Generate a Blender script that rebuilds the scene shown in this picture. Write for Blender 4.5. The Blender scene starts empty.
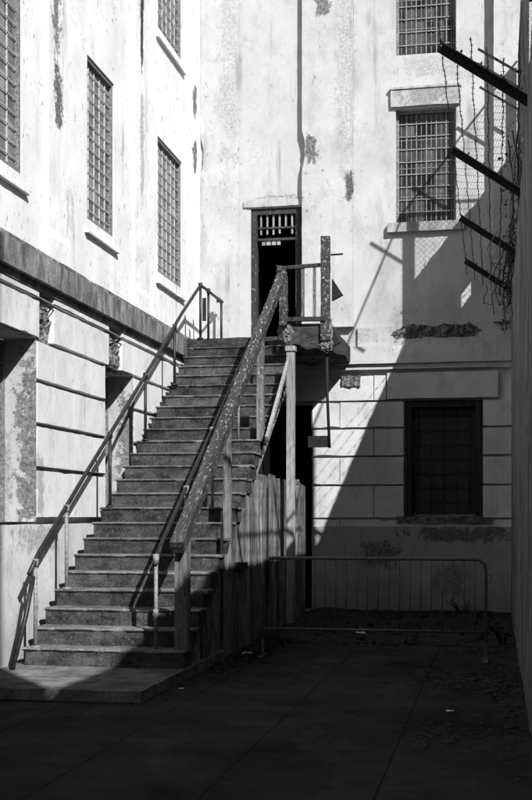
import bpy, math, random
from mathutils import Vector, noise as mnoise
R = random.Random(7)
sc = bpy.context.scene
COL = sc.collection
ORG = {}

# ------------------------------------------------------------------ helpers
def thing(name, loc, label, cat, group=None, kind=None):
    o = bpy.data.objects.new(name, None); COL.objects.link(o)
    o.location = loc; o.empty_display_size = .2
    ORG[o.name] = Vector(loc)
    o['label'] = label; o['category'] = cat
    if group: o['group'] = group
    if kind: o['kind'] = kind
    return o

class MB:
    def __init__(s): s.v = []; s.f = []
    def face(s, *pts):
        n = len(s.v); s.v += [tuple(p) for p in pts]; s.f.append(tuple(range(n, n+len(pts))))
    def box(s, x0, x1, y0, y1, z0, z1):
        n = len(s.v)
        s.v += [(x, y, z) for z in (z0, z1) for y in (y0, y1) for x in (x0, x1)]
        s.f += [tuple(n+i for i in q) for q in ((0,2,3,1),(4,5,7,6),(0,1,5,4),(2,6,7,3),(0,4,6,2),(1,3,7,5))]
        return s
    def bar(s, p0, p1, w, h, up=(0,0,1)):
        p0, p1 = Vector(p0), Vector(p1); d = (p1-p0).normalized(); up = Vector(up)
        if abs(d.dot(up)) > .98: up = Vector((0,1,0))
        a = d.cross(up).normalized(); b = a.cross(d).normalized()
        n = len(s.v)
        for p in (p0, p1):
            for i, j in ((-1,-1),(1,-1),(1,1),(-1,1)): s.v.append(tuple(p + a*(w/2*i) + b*(h/2*j)))
        s.f += [tuple(n+i for i in q) for q in ((0,1,2,3),(7,6,5,4),(0,4,5,1),(1,5,6,2),(2,6,7,3),(3,7,4,0))]
        return s
    def tube(s, pts, r, k=8):
        pts = [Vector(p) for p in pts]; n = len(s.v); m = len(pts); ref = None
        for i, p in enumerate(pts):
            d = (pts[min(i+1, m-1)] - pts[max(i-1, 0)]).normalized()
            if ref is None: ref = Vector((0,0,1)) if abs(d.z) < .9 else Vector((0,1,0))
            a = d.cross(ref).normalized(); b = a.cross(d).normalized(); ref = b
            rr = r[i] if isinstance(r, (list, tuple)) else r
            for j in range(k):
                t = 2*math.pi*j/k; s.v.append(tuple(p + a*(rr*math.cos(t)) + b*(rr*math.sin(t))))
        for i in range(m-1):
            for j in range(k):
                s.f.append((n+i*k+j, n+i*k+(j+1) % k, n+(i+1)*k+(j+1) % k, n+(i+1)*k+j))
        s.f.append(tuple(n+j for j in range(k))[::-1]); s.f.append(tuple(n+(m-1)*k+j for j in range(k)))
        return s
    def rbox(s, x0, x1, y0, y1, z0, z1, nx, ny, nz, fn):
        ids = {}
        def vid(i, j, k):
            key = (i, j, k)
            if key not in ids:
                p = Vector((x0+(x1-x0)*i/nx, y0+(y1-y0)*j/ny, z0+(z1-z0)*k/nz))
                ids[key] = len(s.v); s.v.append(tuple(p + Vector(fn(p, i/nx, j/ny, k/nz))))
            return ids[key]
        for i in range(nx):
            for j in range(ny):
                s.f.append((vid(i,j,0), vid(i,j+1,0), vid(i+1,j+1,0), vid(i+1,j,0)))
                s.f.append((vid(i,j,nz), vid(i+1,j,nz), vid(i+1,j+1,nz), vid(i,j+1,nz)))
            for k in range(nz):
                s.f.append((vid(i,0,k), vid(i+1,0,k), vid(i+1,0,k+1), vid(i,0,k+1)))
                s.f.append((vid(i,ny,k), vid(i,ny,k+1), vid(i+1,ny,k+1), vid(i+1,ny,k)))
        for j in range(ny):
            for k in range(nz):
                s.f.append((vid(0,j,k), vid(0,j,k+1), vid(0,j+1,k+1), vid(0,j+1,k)))
                s.f.append((vid(nx,j,k), vid(nx,j+1,k), vid(nx,j+1,k+1), vid(nx,j,k+1)))
        return s
    def lump(s, c, rad, amp=.35, freq=3., nu=14, nv=9):
        n = len(s.v); c = Vector(c); sd = Vector((R.random()*50, R.random()*50, R.random()*50))
        for i in range(nv+1):
            th = math.pi*i/nv
            for j in range(nu):
                ph = 2*math.pi*j/nu
                d = Vector((math.sin(th)*math.cos(ph), math.sin(th)*math.sin(ph), math.cos(th)))
                q = 1 + amp*(mnoise.noise(d*freq+sd) + .5*mnoise.noise(d*freq*2.3+sd))
                s.v.append(tuple(c + Vector((d.x*rad[0]*q, d.y*rad[1]*q, d.z*rad[2]*q))))
        for i in range(nv):
            for j in range(nu):
                s.f.append((n+i*nu+j, n+(i+1)*nu+j, n+(i+1)*nu+(j+1) % nu, n+i*nu+(j+1) % nu))
        return s
    def build(s, name, mat, parent=None, smooth=False, bevel=0, origin=None):
        if origin is not None: org = Vector(origin)
        elif parent is not None: org = ORG[parent.name]
        else: org = Vector((0,0,0))
        me = bpy.data.meshes.new(name)
        me.from_pydata([tuple(Vector(p)-org) for p in s.v], [], s.f); me.update()
        import bmesh
        bm = bmesh.new(); bm.from_mesh(me); bmesh.ops.recalc_face_normals(bm, faces=bm.faces)
        if bevel:
            bmesh.ops.remove_doubles(bm, verts=bm.verts, dist=1e-6)
            es = [e for e in bm.edges if len(e.link_faces) == 2 and e.calc_face_angle(0) > .6]
            bmesh.ops.bevel(bm, geom=es, offset=bevel, segments=2, affect='EDGES', clamp_overlap=True)
        bm.to_mesh(me); bm.free()
        if smooth: me.polygons.foreach_set('use_smooth', [True]*len(me.polygons))
        o = bpy.data.objects.new(name, me); COL.objects.link(o); me.materials.append(mat)
        if parent is not None: o.parent = parent
        else: o.location = org
        ORG[o.name] = org
        return o

def nz3(p, f, sd=0.):
    return mnoise.noise(Vector(p)*f + Vector((sd, sd*1.7, sd*.6)))

# ------------------------------------------------------------------ materials (all neutral greys: the photograph is black and white)
class NT:
    def __init__(s, name):
        s.m = bpy.data.materials.new(name); s.m.use_nodes = True; s.t = s.m.node_tree
        s.b = s.t.nodes['Principled BSDF']
        s.pos = s.t.nodes.new('ShaderNodeNewGeometry').outputs['Position']
        sep = s.t.nodes.new('ShaderNodeSeparateXYZ'); s.t.links.new(s.pos, sep.inputs[0])
        s.x, s.y, s.z = sep.outputs
    def _in(s, sock, v):
        if isinstance(v, (int, float)): sock.default_value = v
        else: s.t.links.new(v, sock)
    def math(s, op, a, b=0., c=0.):
        n = s.t.nodes.new('ShaderNodeMath'); n.operation = op
        for i, v in enumerate((a, b, c)): s._in(n.inputs[i], v)
        return n.outputs[0]
    def add(s, a, b): return s.math('ADD', a, b)
    def mul(s, a, b): return s.math('MULTIPLY', a, b)
    def vec(s, st, off):
        n = s.t.nodes.new('ShaderNodeMapping'); n.inputs['Scale'].default_value = st; n.inputs['Location'].default_value = off
        s.t.links.new(s.pos, n.inputs['Vector']); return n.outputs[0]
    def noise(s, scale, detail=4., rough=.6, st=(1,1,1), off=(0,0,0), dist=0.):
        n = s.t.nodes.new('ShaderNodeTexNoise'); s.t.links.new(s.vec(st, off), n.inputs['Vector'])
        n.inputs['Scale'].default_value = scale; n.inputs['Detail'].default_value = detail
        n.inputs['Roughness'].default_value = rough; n.inputs['Distortion'].default_value = dist
        return n.outputs['Fac']
    def voro(s, scale, st=(1,1,1), feature='F1', off=(0,0,0)):
        n = s.t.nodes.new('ShaderNodeTexVoronoi'); n.feature = feature; s.t.links.new(s.vec(st, off), n.inputs['Vector'])
        n.inputs['Scale'].default_value = scale; return n.outputs['Distance']
    def cellrand(s, st):
        n = s.t.nodes.new('ShaderNodeTexWhiteNoise'); n.noise_dimensions = '3D'
        fl = s.t.nodes.new('ShaderNodeVectorMath'); fl.operation = 'FLOOR'
        s.t.links.new(s.vec(st, (.013, .021, .017)), fl.inputs[0]); s.t.links.new(fl.outputs[0], n.inputs[0])
        return n.outputs['Value']
    def ramp(s, v, lo, hi, a=0., b=1.):
        n = s.t.nodes.new('ShaderNodeMapRange'); n.clamp = True
        for k, q in zip(('Value','From Min','From Max','To Min','To Max'), (v, lo, hi, a, b)): s._in(n.inputs[k], q)
        return n.outputs[0]
    def mix(s, f, a, b):
        n = s.t.nodes.new('ShaderNodeMix'); n.data_type = 'FLOAT'
        s._in(n.inputs[0], f); s._in(n.inputs[2], a); s._in(n.inputs[3], b); return n.outputs[0]
    def patch(s, ax, a0, a1, z0, z1, soft=.05, wob=.25, fscale=6.):
        """an irregular patch of wear in wall coordinates: 1 inside, ragged edge"""
        a = {'x': s.x, 'y': s.y}[ax]
        w = s.mul(s.add(s.noise(7., 7, .8, (1,1,.8)), -.5), 3.2*wob/.25)
        da = s.math('POWER', s.math('ABSOLUTE', s.mul(s.add(a, -(a0+a1)/2), 2/(a1-a0))), 2.)
        dz = s.math('POWER', s.math('ABSOLUTE', s.mul(s.add(s.z, -(z0+z1)/2), 2/(z1-z0))), 4.)
        return s.ramp(s.add(s.math('SUBTRACT', .8, s.math('SQRT', s.add(da, dz))), w), 0., .06)
    def done(s, col, rough=.85, bump=None, bstr=.3, bdist=.02, metal=0., spec=.3):
        s._in(s.b.inputs['Roughness'], rough); s.b.inputs['Metallic'].default_value = metal
        s.b.inputs['Specular IOR Level'].default_value = spec
        if isinstance(col, (int, float)): s.b.inputs['Base Color'].default_value = (col, col, col, 1)
        else: s.t.links.new(col, s.b.inputs['Base Color'])
        if bump is not None:
            n = s.t.nodes.new('ShaderNodeBump'); n.inputs['Strength'].default_value = bstr; n.inputs['Distance'].default_value = bdist
            s.t.links.new(bump, n.inputs['Height']); s.t.links.new(n.outputs[0], s.b.inputs['Normal'])
        return s.m

def plaster(name, base=.78, fleck=.5, streak=.5, patches=(), off=(0,0,0), dirt=None, cloud=.5):
    n = NT(name)
    c = n.ramp(n.noise(1.3, 5, .6, off=off), .3, .75, base*.8, base)
    # cloudy grey weathering
    cl = n.ramp(n.noise(2.6, 7, .7, (1,1,.55), off), .5, .72)
    c = n.mix(n.mul(cl, cloud), c, base*.42)
    # run-down streaks
    st = n.mul(n.ramp(n.noise(4., 6, .65, (1,1,.07), off), .54, .74), n.ramp(n.noise(1.1, 3, .5, off=(5+off[0],1,3)), .42, .62))
    c = n.mix(n.mul(st, streak), c, base*.3)
    # chipped flecks
    fl = n.mul(n.ramp(n.noise(13., 7, .82, (1,1,.55), off), .6, .635), n.ramp(n.noise(1.7, 4, .6, off=(9,off[1],2)), .38, .5))
    c = n.mix(n.mul(fl, fleck), c, .13)
    fine = n.ramp(n.noise(55., 4, .7), .6, .7)
    c = n.mix(n.mul(fine, .3), c, .3)
    # hair cracks
    vd = n.t.nodes.new('ShaderNodeTexVoronoi'); vd.feature = 'DISTANCE_TO_EDGE'; vd.inputs['Scale'].default_value = .9
    dv = n.t.nodes.new('ShaderNodeVectorMath'); dv.operation = 'ADD'
    nz = n.t.nodes.new('ShaderNodeTexNoise'); nz.inputs['Scale'].default_value = 3.; nz.inputs['Detail'].default_value = 6
    n.t.links.new(n.pos, nz.inputs['Vector']); n.t.links.new(n.pos, dv.inputs[0]); n.t.links.new(nz.outputs['Color'], dv.inputs[1])
    n.t.links.new(dv.outputs[0], vd.inputs['Vector'])
    cr = n.mul(n.ramp(vd.outputs['Distance'], .004, .011, 1., 0.), n.ramp(n.noise(.8, 2, off=(3,7,1)), .5, .6))
    c = n.mix(n.mul(cr, .3), c, .2)
    h = n.add(n.mul(n.noise(9., 6, .65), .6), n.mul(n.noise(60., 3, .6), .12))
    h = n.add(h, n.mul(fl, -.25))
    for (ax, a0, a1, z0, z1, val, amt, wob) in patches:
        m = n.patch(ax, a0, a1, z0, z1, .04, wob)
        tex = n.ramp(n.noise(22., 7, .8), .38, .62, val*.25, min(.6, val*2.4))
        rim = n.mul(n.patch(ax, a0-.025, a1+.02, z0-.03, z1+.015, .04, wob), n.math('SUBTRACT', 1., m))
        c = n.mix(n.mul(rim, amt*.45), c, .12)   # darker rim round the broken paint
        c = n.mix(n.mul(m, amt), c, tex)
        h = n.add(h, n.mul(m, n.mul(n.noise(30., 5, .8), -1.6)))
    if dirt:
        z0, z1, amt = dirt   # splash-back grime near the ground
        d = n.mul(n.ramp(n.add(n.z, n.mul(n.noise(3., 5, .7, (1,1,.35)), 1.2)), z0, z1, 1., 0.), amt)
        c = n.mix(d, c, .17)
    return n.done(c, .9, h, .35, .02, spec=.15)

def concrete(name, lo, hi, fl=.25, scale=5., bs=.5, st=(1,1,1)):
    n = NT(name)
    a = n.noise(scale, 8, .72, st); b = n.noise(scale*5, 6, .7, (1,1,.8), (3,1,2))
    c = n.ramp(a, .4, .62, lo, hi)
    c = n.mix(n.ramp(b, .6, .72), c, fl)
    c = n.mix(n.mul(n.ramp(n.noise(2.2, 4, .6, (1,1,.5), (1,9,4)), .5, .65), .7), c, lo*.7)
    h = n.add(n.mul(n.noise(22., 7, .75), 1.), n.mul(n.voro(90.), .15))
    return n.done(c, .92, h, bs, .02, spec=.2)

def wood(name, lo, hi, flake=None, fthr=.56, hz=.06, tilt=0.):
    n = NT(name)
    if tilt:
        vr = n.t.nodes.new('ShaderNodeVectorRotate'); vr.rotation_type = 'X_AXIS'; vr.inputs['Angle'].default_value = tilt
        n.t.links.new(n.pos, vr.inputs['Vector']); n.pos = vr.outputs[0]
    g = n.noise(38., 5, .65, (1,1,hz), dist=.6); g2 = n.noise(7., 4, .6, (1,1,.12), (2,4,1))
    g3 = n.noise(3.5, 6, .75, (1,1,.35), (5,2,8))
    c = n.ramp(n.add(n.add(n.mul(g, .55), n.mul(g2, .35)), n.mul(g3, .3)), .46, .74, lo, hi)
    crack = n.ramp(n.noise(55., 3, .5, (1,1,.03), (7,7,0)), .66, .7)
    c = n.mix(crack, c, lo*.25)
    h = n.add(g, n.mul(crack, -.8))
    if flake:
        f = n.mul(n.ramp(n.noise(30., 9, .8, (1,1,.35), dist=.5), fthr, fthr+.03), n.ramp(n.add(n.z, n.mul(n.noise(5.,5),1.6)), 2.2, 3.8, .3, .8))
        c = n.mix(f, c, flake); h = n.add(h, n.mul(f, .6))
    return n.done(c, .88, h, .6, .01, spec=.2)

def metal(name, lo, hi, rough=.6, met=0.):
    n = NT(name)
    a = n.noise(30., 6, .7); c = n.ramp(a, .4, .66, lo, hi)
    return n.done(c, rough, a, .25, .004, met, spec=.4)

# patches: (axis, a0, a1, z0, z1, value, amount, wobble)
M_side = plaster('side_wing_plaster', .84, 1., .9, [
    ('y', 12.78, 13.16, 6.75, 10.5, .12, .9, .22), ('y', 12.9, 13.16, 6.0, 6.8, .09, .95, .4),
    ('y', 16.24, 16.42, 7.7, 11., .03, .97, .18), ('y', 16.25, 16.44, 6.0, 7.8, .22, .6, .3),
    ('y', 19.42, 19.72, 8.3, 8.85, .10, .95, .3), ('y', 19.42, 19.72, 7.3, 7.95, .10, .95, .3),
    ('y', 13.3, 13.7, 5.0, 5.5, .3, .35, .5)], cloud=.22)
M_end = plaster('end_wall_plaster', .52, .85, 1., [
    ('x', -4.6, -4.3, 7.6, 12.5, .3, .4, .5), ('x', -3.14, -2.9, 7.5, 8.05, .10, .95, .3),
    ('x', -2.45, -2.3, 6.85, 7.4, .07, .97, .25), ('x', -2.95, -2.7, 9.95, 10.5, .1, .9, .3),
    ('x', -2.6, -2.3, 7.4, 12.5, .3, .4, .5), ('x', -4.2, -3.1, 6.85, 7.05, .2, .7, .3),
    ('x', -1.6, -.3, 8.9, 9.2, .4, .5, .4), ('x', -3.0, -1.9, 4.45, 4.75, .3, .4, .4)], (4, 2, 7))
M_block = plaster('rusticated_plaster', .72, .5, .45, [
    ('y', 12.3, 12.5, 1.6, 2.3, .15, .5, .3)], (1, 6, 3))
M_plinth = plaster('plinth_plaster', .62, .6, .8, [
    ('x', -2.2, -1.5, .75, 1.25, .2, .75, .7), ('x', -1.4, .3, 1.2, 1.45, .1, .7, .5),
    ('y', 11.6, 12.9, 1.25, 1.5, .2, .6, .5)], (2, 2, 5), dirt=(.3, 1.5, .75))
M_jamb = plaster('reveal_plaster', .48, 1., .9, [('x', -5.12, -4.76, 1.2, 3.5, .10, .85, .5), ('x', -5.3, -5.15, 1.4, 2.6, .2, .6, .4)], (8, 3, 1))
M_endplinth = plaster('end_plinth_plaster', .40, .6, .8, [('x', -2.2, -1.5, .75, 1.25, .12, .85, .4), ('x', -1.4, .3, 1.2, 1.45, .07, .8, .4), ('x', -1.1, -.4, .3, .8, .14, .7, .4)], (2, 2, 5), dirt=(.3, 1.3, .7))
M_cornice = concrete('cornice_concrete', .10, .34, .42, 7., .9, (1,1,.3))
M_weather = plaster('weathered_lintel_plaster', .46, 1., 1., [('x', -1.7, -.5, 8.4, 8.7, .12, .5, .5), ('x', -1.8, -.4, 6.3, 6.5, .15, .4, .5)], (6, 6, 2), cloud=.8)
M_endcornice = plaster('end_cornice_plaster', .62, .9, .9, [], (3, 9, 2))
M_spall = concrete('spalled_rubble', .05, .3, .4, 14., 1.)
M_step = concrete('worn_step_concrete', .022, .085, .17, 16., 1., (.45,1,1))
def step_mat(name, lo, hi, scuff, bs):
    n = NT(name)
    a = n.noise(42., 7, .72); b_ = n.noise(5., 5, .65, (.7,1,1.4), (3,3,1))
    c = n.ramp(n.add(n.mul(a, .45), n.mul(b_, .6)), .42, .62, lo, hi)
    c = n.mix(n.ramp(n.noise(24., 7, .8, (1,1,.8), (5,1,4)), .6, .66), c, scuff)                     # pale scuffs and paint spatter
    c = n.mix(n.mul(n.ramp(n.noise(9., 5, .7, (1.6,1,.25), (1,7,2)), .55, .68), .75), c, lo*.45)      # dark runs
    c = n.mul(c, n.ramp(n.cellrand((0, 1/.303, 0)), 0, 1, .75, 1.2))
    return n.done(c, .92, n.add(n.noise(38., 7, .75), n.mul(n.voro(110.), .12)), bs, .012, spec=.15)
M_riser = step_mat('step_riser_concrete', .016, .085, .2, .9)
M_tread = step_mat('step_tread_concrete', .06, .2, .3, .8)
M_stringer = concrete('weathered_stair_side', .12, .42, .5, 6., .8)
M_pad = concrete('pad_concrete', .10, .24, .3, 4., .6)
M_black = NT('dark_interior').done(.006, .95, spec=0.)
M_rail = metal('pipe_rail_paint', .008, .03, .5)
M_railwhite = metal('galvanised_pipe', .14, .3, .5)
M_iron = metal('black_iron', .005, .02, .85)
M_barrier = metal('barrier_steel', .06, .15, .5)
M_bar = metal('window_bar_paint', .14, .3, .6)
M_bar3 = metal('wing_bar_paint', .35, .58, .6)
M_bar2 = metal('window_sash_paint', .10, .28, .6)
M_woodrail = wood('peeling_timber_rail', .012, .06, .55, .56, .06, math.radians(57))
M_woodpost = wood('weathered_post', .03, .22, .5, .57)
M_white_post = wood('whitewashed_timber', .12, .42)
n = NT('weathered_plank')
g = n.noise(30., 6, .7, (1,1,.05), dist=.8); g2 = n.noise(4., 7, .75, (1,1,.3), (2,4,1)); g3 = n.noise(11., 6, .75, (1,1,.12), (6,1,1))
c = n.ramp(n.add(n.add(n.mul(g, .4), n.mul(g2, .45)), n.mul(g3, .3)), .47, .7, .035, .40)
c = n.mix(n.ramp(n.noise(42., 4, .6, (1,1,.025), (7,7,0)), .6, .64), c, .012)
c = n.mix(n.mul(n.ramp(n.noise(3., 6, .75, (1,1,.5), (9,9,3)), .53, .6), .8), c, .05)
c = n.mul(c, n.ramp(n.cellrand((0, 1/.27, 0)), 0, 1, .55, 1.15))
M_plank = n.done(c, .9, n.add(g, n.mul(g3, .8)), .8, .012, spec=.15)
M_darkwood = wood('dark_timber', .012, .06)
M_doorwood = wood('peeling_door_frame', .015, .07, .6, .6, 1.)
M_paper = NT('paper').done(.7, .8)
M_leaf = (lambda n: n.done(n.ramp(n.noise(9., 2), .3, .7, .03, .10), .6, spec=.3))(NT('ivy_leaf'))
M_dryleaf = (lambda n: n.done(n.ramp(n.noise(30., 2), .3, .7, .008, .045), .8))(NT('dry_leaf'))
M_stem = wood('vine_stem', .02, .06)

def pane_mat(name, st, lo, hi, rough=.25, pw=1.5):
    n = NT(name)
    r = n.math('POWER', n.cellrand(st), pw)
    c = n.ramp(r, 0, 1, lo, hi)
    c = n.mul(c, n.ramp(n.noise(6., 6, .7, (1,1,.4)), .3, .7, .5, 1.25))
    return n.done(c, rough, n.noise(3., 2), .06, .02, spec=.4)

n = NT('boundary_wall_concrete')
g = n.noise(5., 6, .7, (1,3.,.06)); c = n.ramp(g, .36, .64, .05, .32)
c = n.mix(n.ramp(n.noise(2.5, 6, .7), .5, .7), c, .07)
seam = n.ramp(n.math('PINGPONG', n.y, .16), 0., .012, 1., 0.)
c = n.mix(n.mul(seam, .6), c, .05)
M_bwall = n.done(c, .92, n.add(g, n.mul(seam, -.5)), .6, .02, spec=.1)

n = NT('courtyard_concrete')
def line(co, period, off, w): return n.ramp(n.math('PINGPONG', n.add(n.add(co, n.mul(n.add(n.noise(2.,3),-.5),.02)), off), period/2), 0., w, 1., 0.)
jx = line(n.x, .98, .67, .014); jy = line(n.y, 3.1, -12.05, .012)
jo = n.math('MAXIMUM', jx, n.mul(jy, .7))
cv = n.t.nodes.new('ShaderNodeTexVoronoi'); cv.feature = 'DISTANCE_TO_EDGE'; cv.inputs['Scale'].default_value = .45
cd_ = n.t.nodes.new('ShaderNodeVectorMath'); cd_.operation = 'ADD'; cn = n.t.nodes.new('ShaderNodeTexNoise'); cn.inputs['Scale'].default_value = 2.; cn.inputs['Detail'].default_value = 7
n.t.links.new(n.pos, cn.inputs['Vector']); n.t.links.new(n.pos, cd_.inputs[0]); n.t.links.new(cn.outputs['Color'], cd_.inputs[1]); n.t.links.new(cd_.outputs[0], cv.inputs['Vector'])
jo = n.math('MAXIMUM', jo, n.mul(n.ramp(cv.outputs['Distance'], .003, .010, 1., 0.), n.ramp(n.noise(.6, 2, off=(2,2,2)), .5, .56)))
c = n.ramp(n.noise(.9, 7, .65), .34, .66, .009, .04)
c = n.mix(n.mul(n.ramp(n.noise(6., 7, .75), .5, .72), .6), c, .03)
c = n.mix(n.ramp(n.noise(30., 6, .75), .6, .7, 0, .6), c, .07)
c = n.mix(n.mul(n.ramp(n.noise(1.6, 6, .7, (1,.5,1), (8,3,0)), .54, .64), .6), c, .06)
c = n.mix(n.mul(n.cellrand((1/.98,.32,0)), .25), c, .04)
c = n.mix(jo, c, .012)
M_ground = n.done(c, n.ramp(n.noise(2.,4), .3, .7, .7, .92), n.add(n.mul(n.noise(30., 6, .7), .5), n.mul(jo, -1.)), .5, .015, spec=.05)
M_dirt = concrete('dirt_and_rubble', .015, .06, .14, 9., 1.)

# ------------------------------------------------------------------ wall coordinates: ax 'x' = plane X facing +X, ax 'y' = plane Y facing -Y
def P(ax, plane, a, d, z): return (plane-d, a, z) if ax == 'x' else (a, plane+d, z)
def abox(mb, ax, plane, a0, a1, d0, d1, z0, z1):
    if ax == 'x': mb.box(plane-d1, plane-d0, a0, a1, z0, z1)
    else: mb.box(a0, a1, plane+d0, plane+d1, z0, z1)
def wallface(mb, ax, plane, a0, a1, z0, z1, holes, step=1.2):
    A = sorted(set([a0, a1] + [h[i] for h in holes for i in (0, 1) if a0 < h[i] < a1]))
    Z = sorted(set([z0, z1] + [h[i] for h in holes for i in (2, 3) if z0 < h[i] < z1]))
    for i in range(len(A)-1):
        for j in range(len(Z)-1):
            ca, cz = (A[i]+A[i+1])/2, (Z[j]+Z[j+1])/2
            if any(h[0] < ca < h[1] and h[2] < cz < h[3] for h in holes): continue
            mb.face(*[P(ax, plane, a, 0, z) for a, z in ((A[i],Z[j]),(A[i+1],Z[j]),(A[i+1],Z[j+1]),(A[i],Z[j+1]))])
def reveal(mb, ax, plane, h, d0, d1):
    a0, a1, z0, z1 = h
    c = [(a0,z0),(a1,z0),(a1,z1),(a0,z1)]
    for i in range(4):
        p, q = c[i], c[(i+1) % 4]
        mb.face(P(ax,plane,p[0],d0,p[1]), P(ax,plane,q[0],d0,q[1]), P(ax,plane,q[0],d1,q[1]), P(ax,plane,p[0],d1,p[1]))

def window(parent, ax, plane, a0, a1, z0, z1, rec, cols, rows, mbar, mpane, sill=None, inner=None, bw=.016, missing=()):
    f = MB(); t = .045
    e = .002
    for q in ((a0+e,a0+t,z0+e,z1-e),(a1-t,a1-e,z0+e,z1-e),(a0+t,a1-t,z0+e,z0+t),(a0+t,a1-t,z1-t,z1-e)):
        abox(f, ax, plane, q[0], q[1], rec-.05, rec-.001, q[2], q[3])
    w = f.build('window', M_bar2, parent)
    g = MB(); abox(g, ax, plane, a0+.001, a1-.001, rec, rec+.03, z0+.001, z1-.001); g.build('glazing', mpane, w)
    b = MB()
    for i in range(1, cols):
        a = a0+(a1-a0)*i/cols + R.uniform(-.004,.004); abox(b, ax, plane, a-bw/2, a+bw/2, rec-.014, rec+.001, z0+.01, z1-.01)
    for j in range(1, rows):
        z = z0+(z1-z0)*j/rows + R.uniform(-.004,.004); abox(b, ax, plane, a0+.01, a1-.01, rec-.022, rec-.015, z-bw/2, z+bw/2)
    b.build('bar_grid', mbar, w)
    if inner:
        b = MB(); c2, r2 = inner
        for i in range(1, c2):
            a = a0+(a1-a0)*i/c2; abox(b, ax, plane, a-.006, a+.006, rec-.005, rec+.001, z0+t, z1-t)
        for j in range(1, r2):
            z = z0+(z1-z0)*j/r2; abox(b, ax, plane, a0+t, a1-t, rec-.008, rec+.001, z-.006, z+.006)
        b.build('sash_bar', M_bar2, w)
    if sill:
        pr, h, ex, zt, m = sill
        s_ = MB(); s_.rbox(*( (plane-.02, plane+pr, a0-ex, a1+ex, z0-zt-h, z0-zt) if ax == 'x' else (a0-ex, a1+ex, plane-pr, plane+.02, z0-zt-h, z0-zt)),
                            *((2, 14, 2) if ax == 'x' else (14, 2, 2)), lambda p, i, j, k: [.006*nz3(p, 7, s) for s in (1, 2, 3)])
        s_.build('sill', m, w)
    return w

def blocks(mb, ax, plane, rows, joints, spans, proud=.08, g=.025):
    """rows of rusticated blocks; spans(row) -> list of (a0,a1); joints(row) -> vertical joint positions"""
    for r, (z0, z1) in enumerate(rows):
        for (s0, s1) in spans(r):
            cut = [s0] + [j for j in joints(r) if s0+.15 < j < s1-.15] + [s1]
            for i in range(len(cut)-1):
                b0 = cut[i] + (.006 if i else 0); b1 = cut[i+1] - (.006 if i < len(cut)-2 else 0)
                na = max(2, int((b1-b0)/.12)); sd = R.random()*40
                def fn(p, u, v, w, sd=sd):
                    q = .009*nz3(p, 5, sd) + .006*nz3(p, 17, sd)
                    c = max(0, nz3(p, 3.3, sd+9)-.42)*.10 if (w in (0, 1)) else 0
                    s_ = 1 if w == 0 else -1 if w == 1 else 0
                    return (q*.3, q*.3, q*.7 + s_*c)
                if ax == 'x': mb.rbox(plane-.10, plane+proud, b0, b1, z0+g, z1-g, 1, na, 3, fn)
                else: mb.rbox(b0, b1, plane-proud, plane+.10, z0+g, z1-g, na, 1, 3, fn)

XL, YB = -4.95, 20.0
ROWZ = [1.575, 2.13, 2.61, 3.08, 3.53, 3.97, 4.13]
ROWS = [(ROWZ[i], ROWZ[i+1]) for i in range(6)]

# ------------------------------------------------------------------ side wing (left)
SW = thing('prison_wing', (XL, 14., 0), 'long whitewashed wing beside the staircase, rows of tall small-paned windows in flaking plaster', 'building')
H_up = [(10.5, 12.08, 5.24, 7.30), (14.15, 15.22, 5.29, 7.32), (17.3, 18.72, 5.27, 7.30), (17.3, 18.72, 8.93, 11.0), (14.15, 15.22, 8.93, 11.0)]
H_lo = [(10.9, 12.3, 1.55, 3.53), (14.63, 15.86, 1.7, 3.53)]
m = MB()
wallface(m, 'x', XL, 2., YB, 4.42, 12.5, H_up)
for h in H_up: reveal(m, 'x', XL, h, 0, .09)
m.box(XL-.5, XL-.15, 2., YB+.3, 12.2, 12.5); m.box(-12, XL-.5, 2., YB+.3, 12.2, 12.4)
m.build('upper_wall', M_side, SW)
m = MB(); wallface(m, 'x', XL-.09, 2., YB, 1.4, 4.2, H_lo)
blocks(m, 'x', XL, ROWS, lambda r: [12.85-1.2*6+1.2*k for k in range(14)] if r % 2 else [13.45-1.2*6+1.2*k for k in range(14)],
       lambda r: [(2.1, 10.886), (12.316, 14.616), (15.876, 19.97)] if r < 4 else [(2.1, 12.36), (12.82, 14.76), (15.32, 19.97)])
m.build('rusticated_wall', M_block, SW)
for h in H_lo:
    m = MB(); reveal(m, 'x', XL+.07, h, 0, .38); m.build('window_reveal', M_jamb, SW)
m = MB()
m.rbox(XL-.02, -4.82, 2., 19.9, -.05, 1.52, 1, 60, 8, lambda p, u, v, w: (.006*nz3(p, 3), 0, .012*nz3(p, 6)*(w == 1)))
m.build('plinth', M_plinth, SW)
m = MB()
def cfn(p, u, v, w): return (.007*nz3(p, 6), 0, .006*nz3(p, 7, 3) - (.03*max(0, nz3(p, 2.2, 8)-.3) if w == 1 else 0))
m.rbox(XL-.02, -4.79, 2., 19.95, 4.14, 4.42, 2, 90, 3, cfn)
m.rbox(XL-.01, -4.86, 2., 19.95, 4.425, 4.50, 1, 90, 1, cfn)
m.rbox(XL-.02, -4.855, 2., 19.95, 4.06, 4.137, 1, 60, 1, lambda p, u, v, w: (0, 0, 0))
m.build('cornice', M_cornice, SW)
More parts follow.
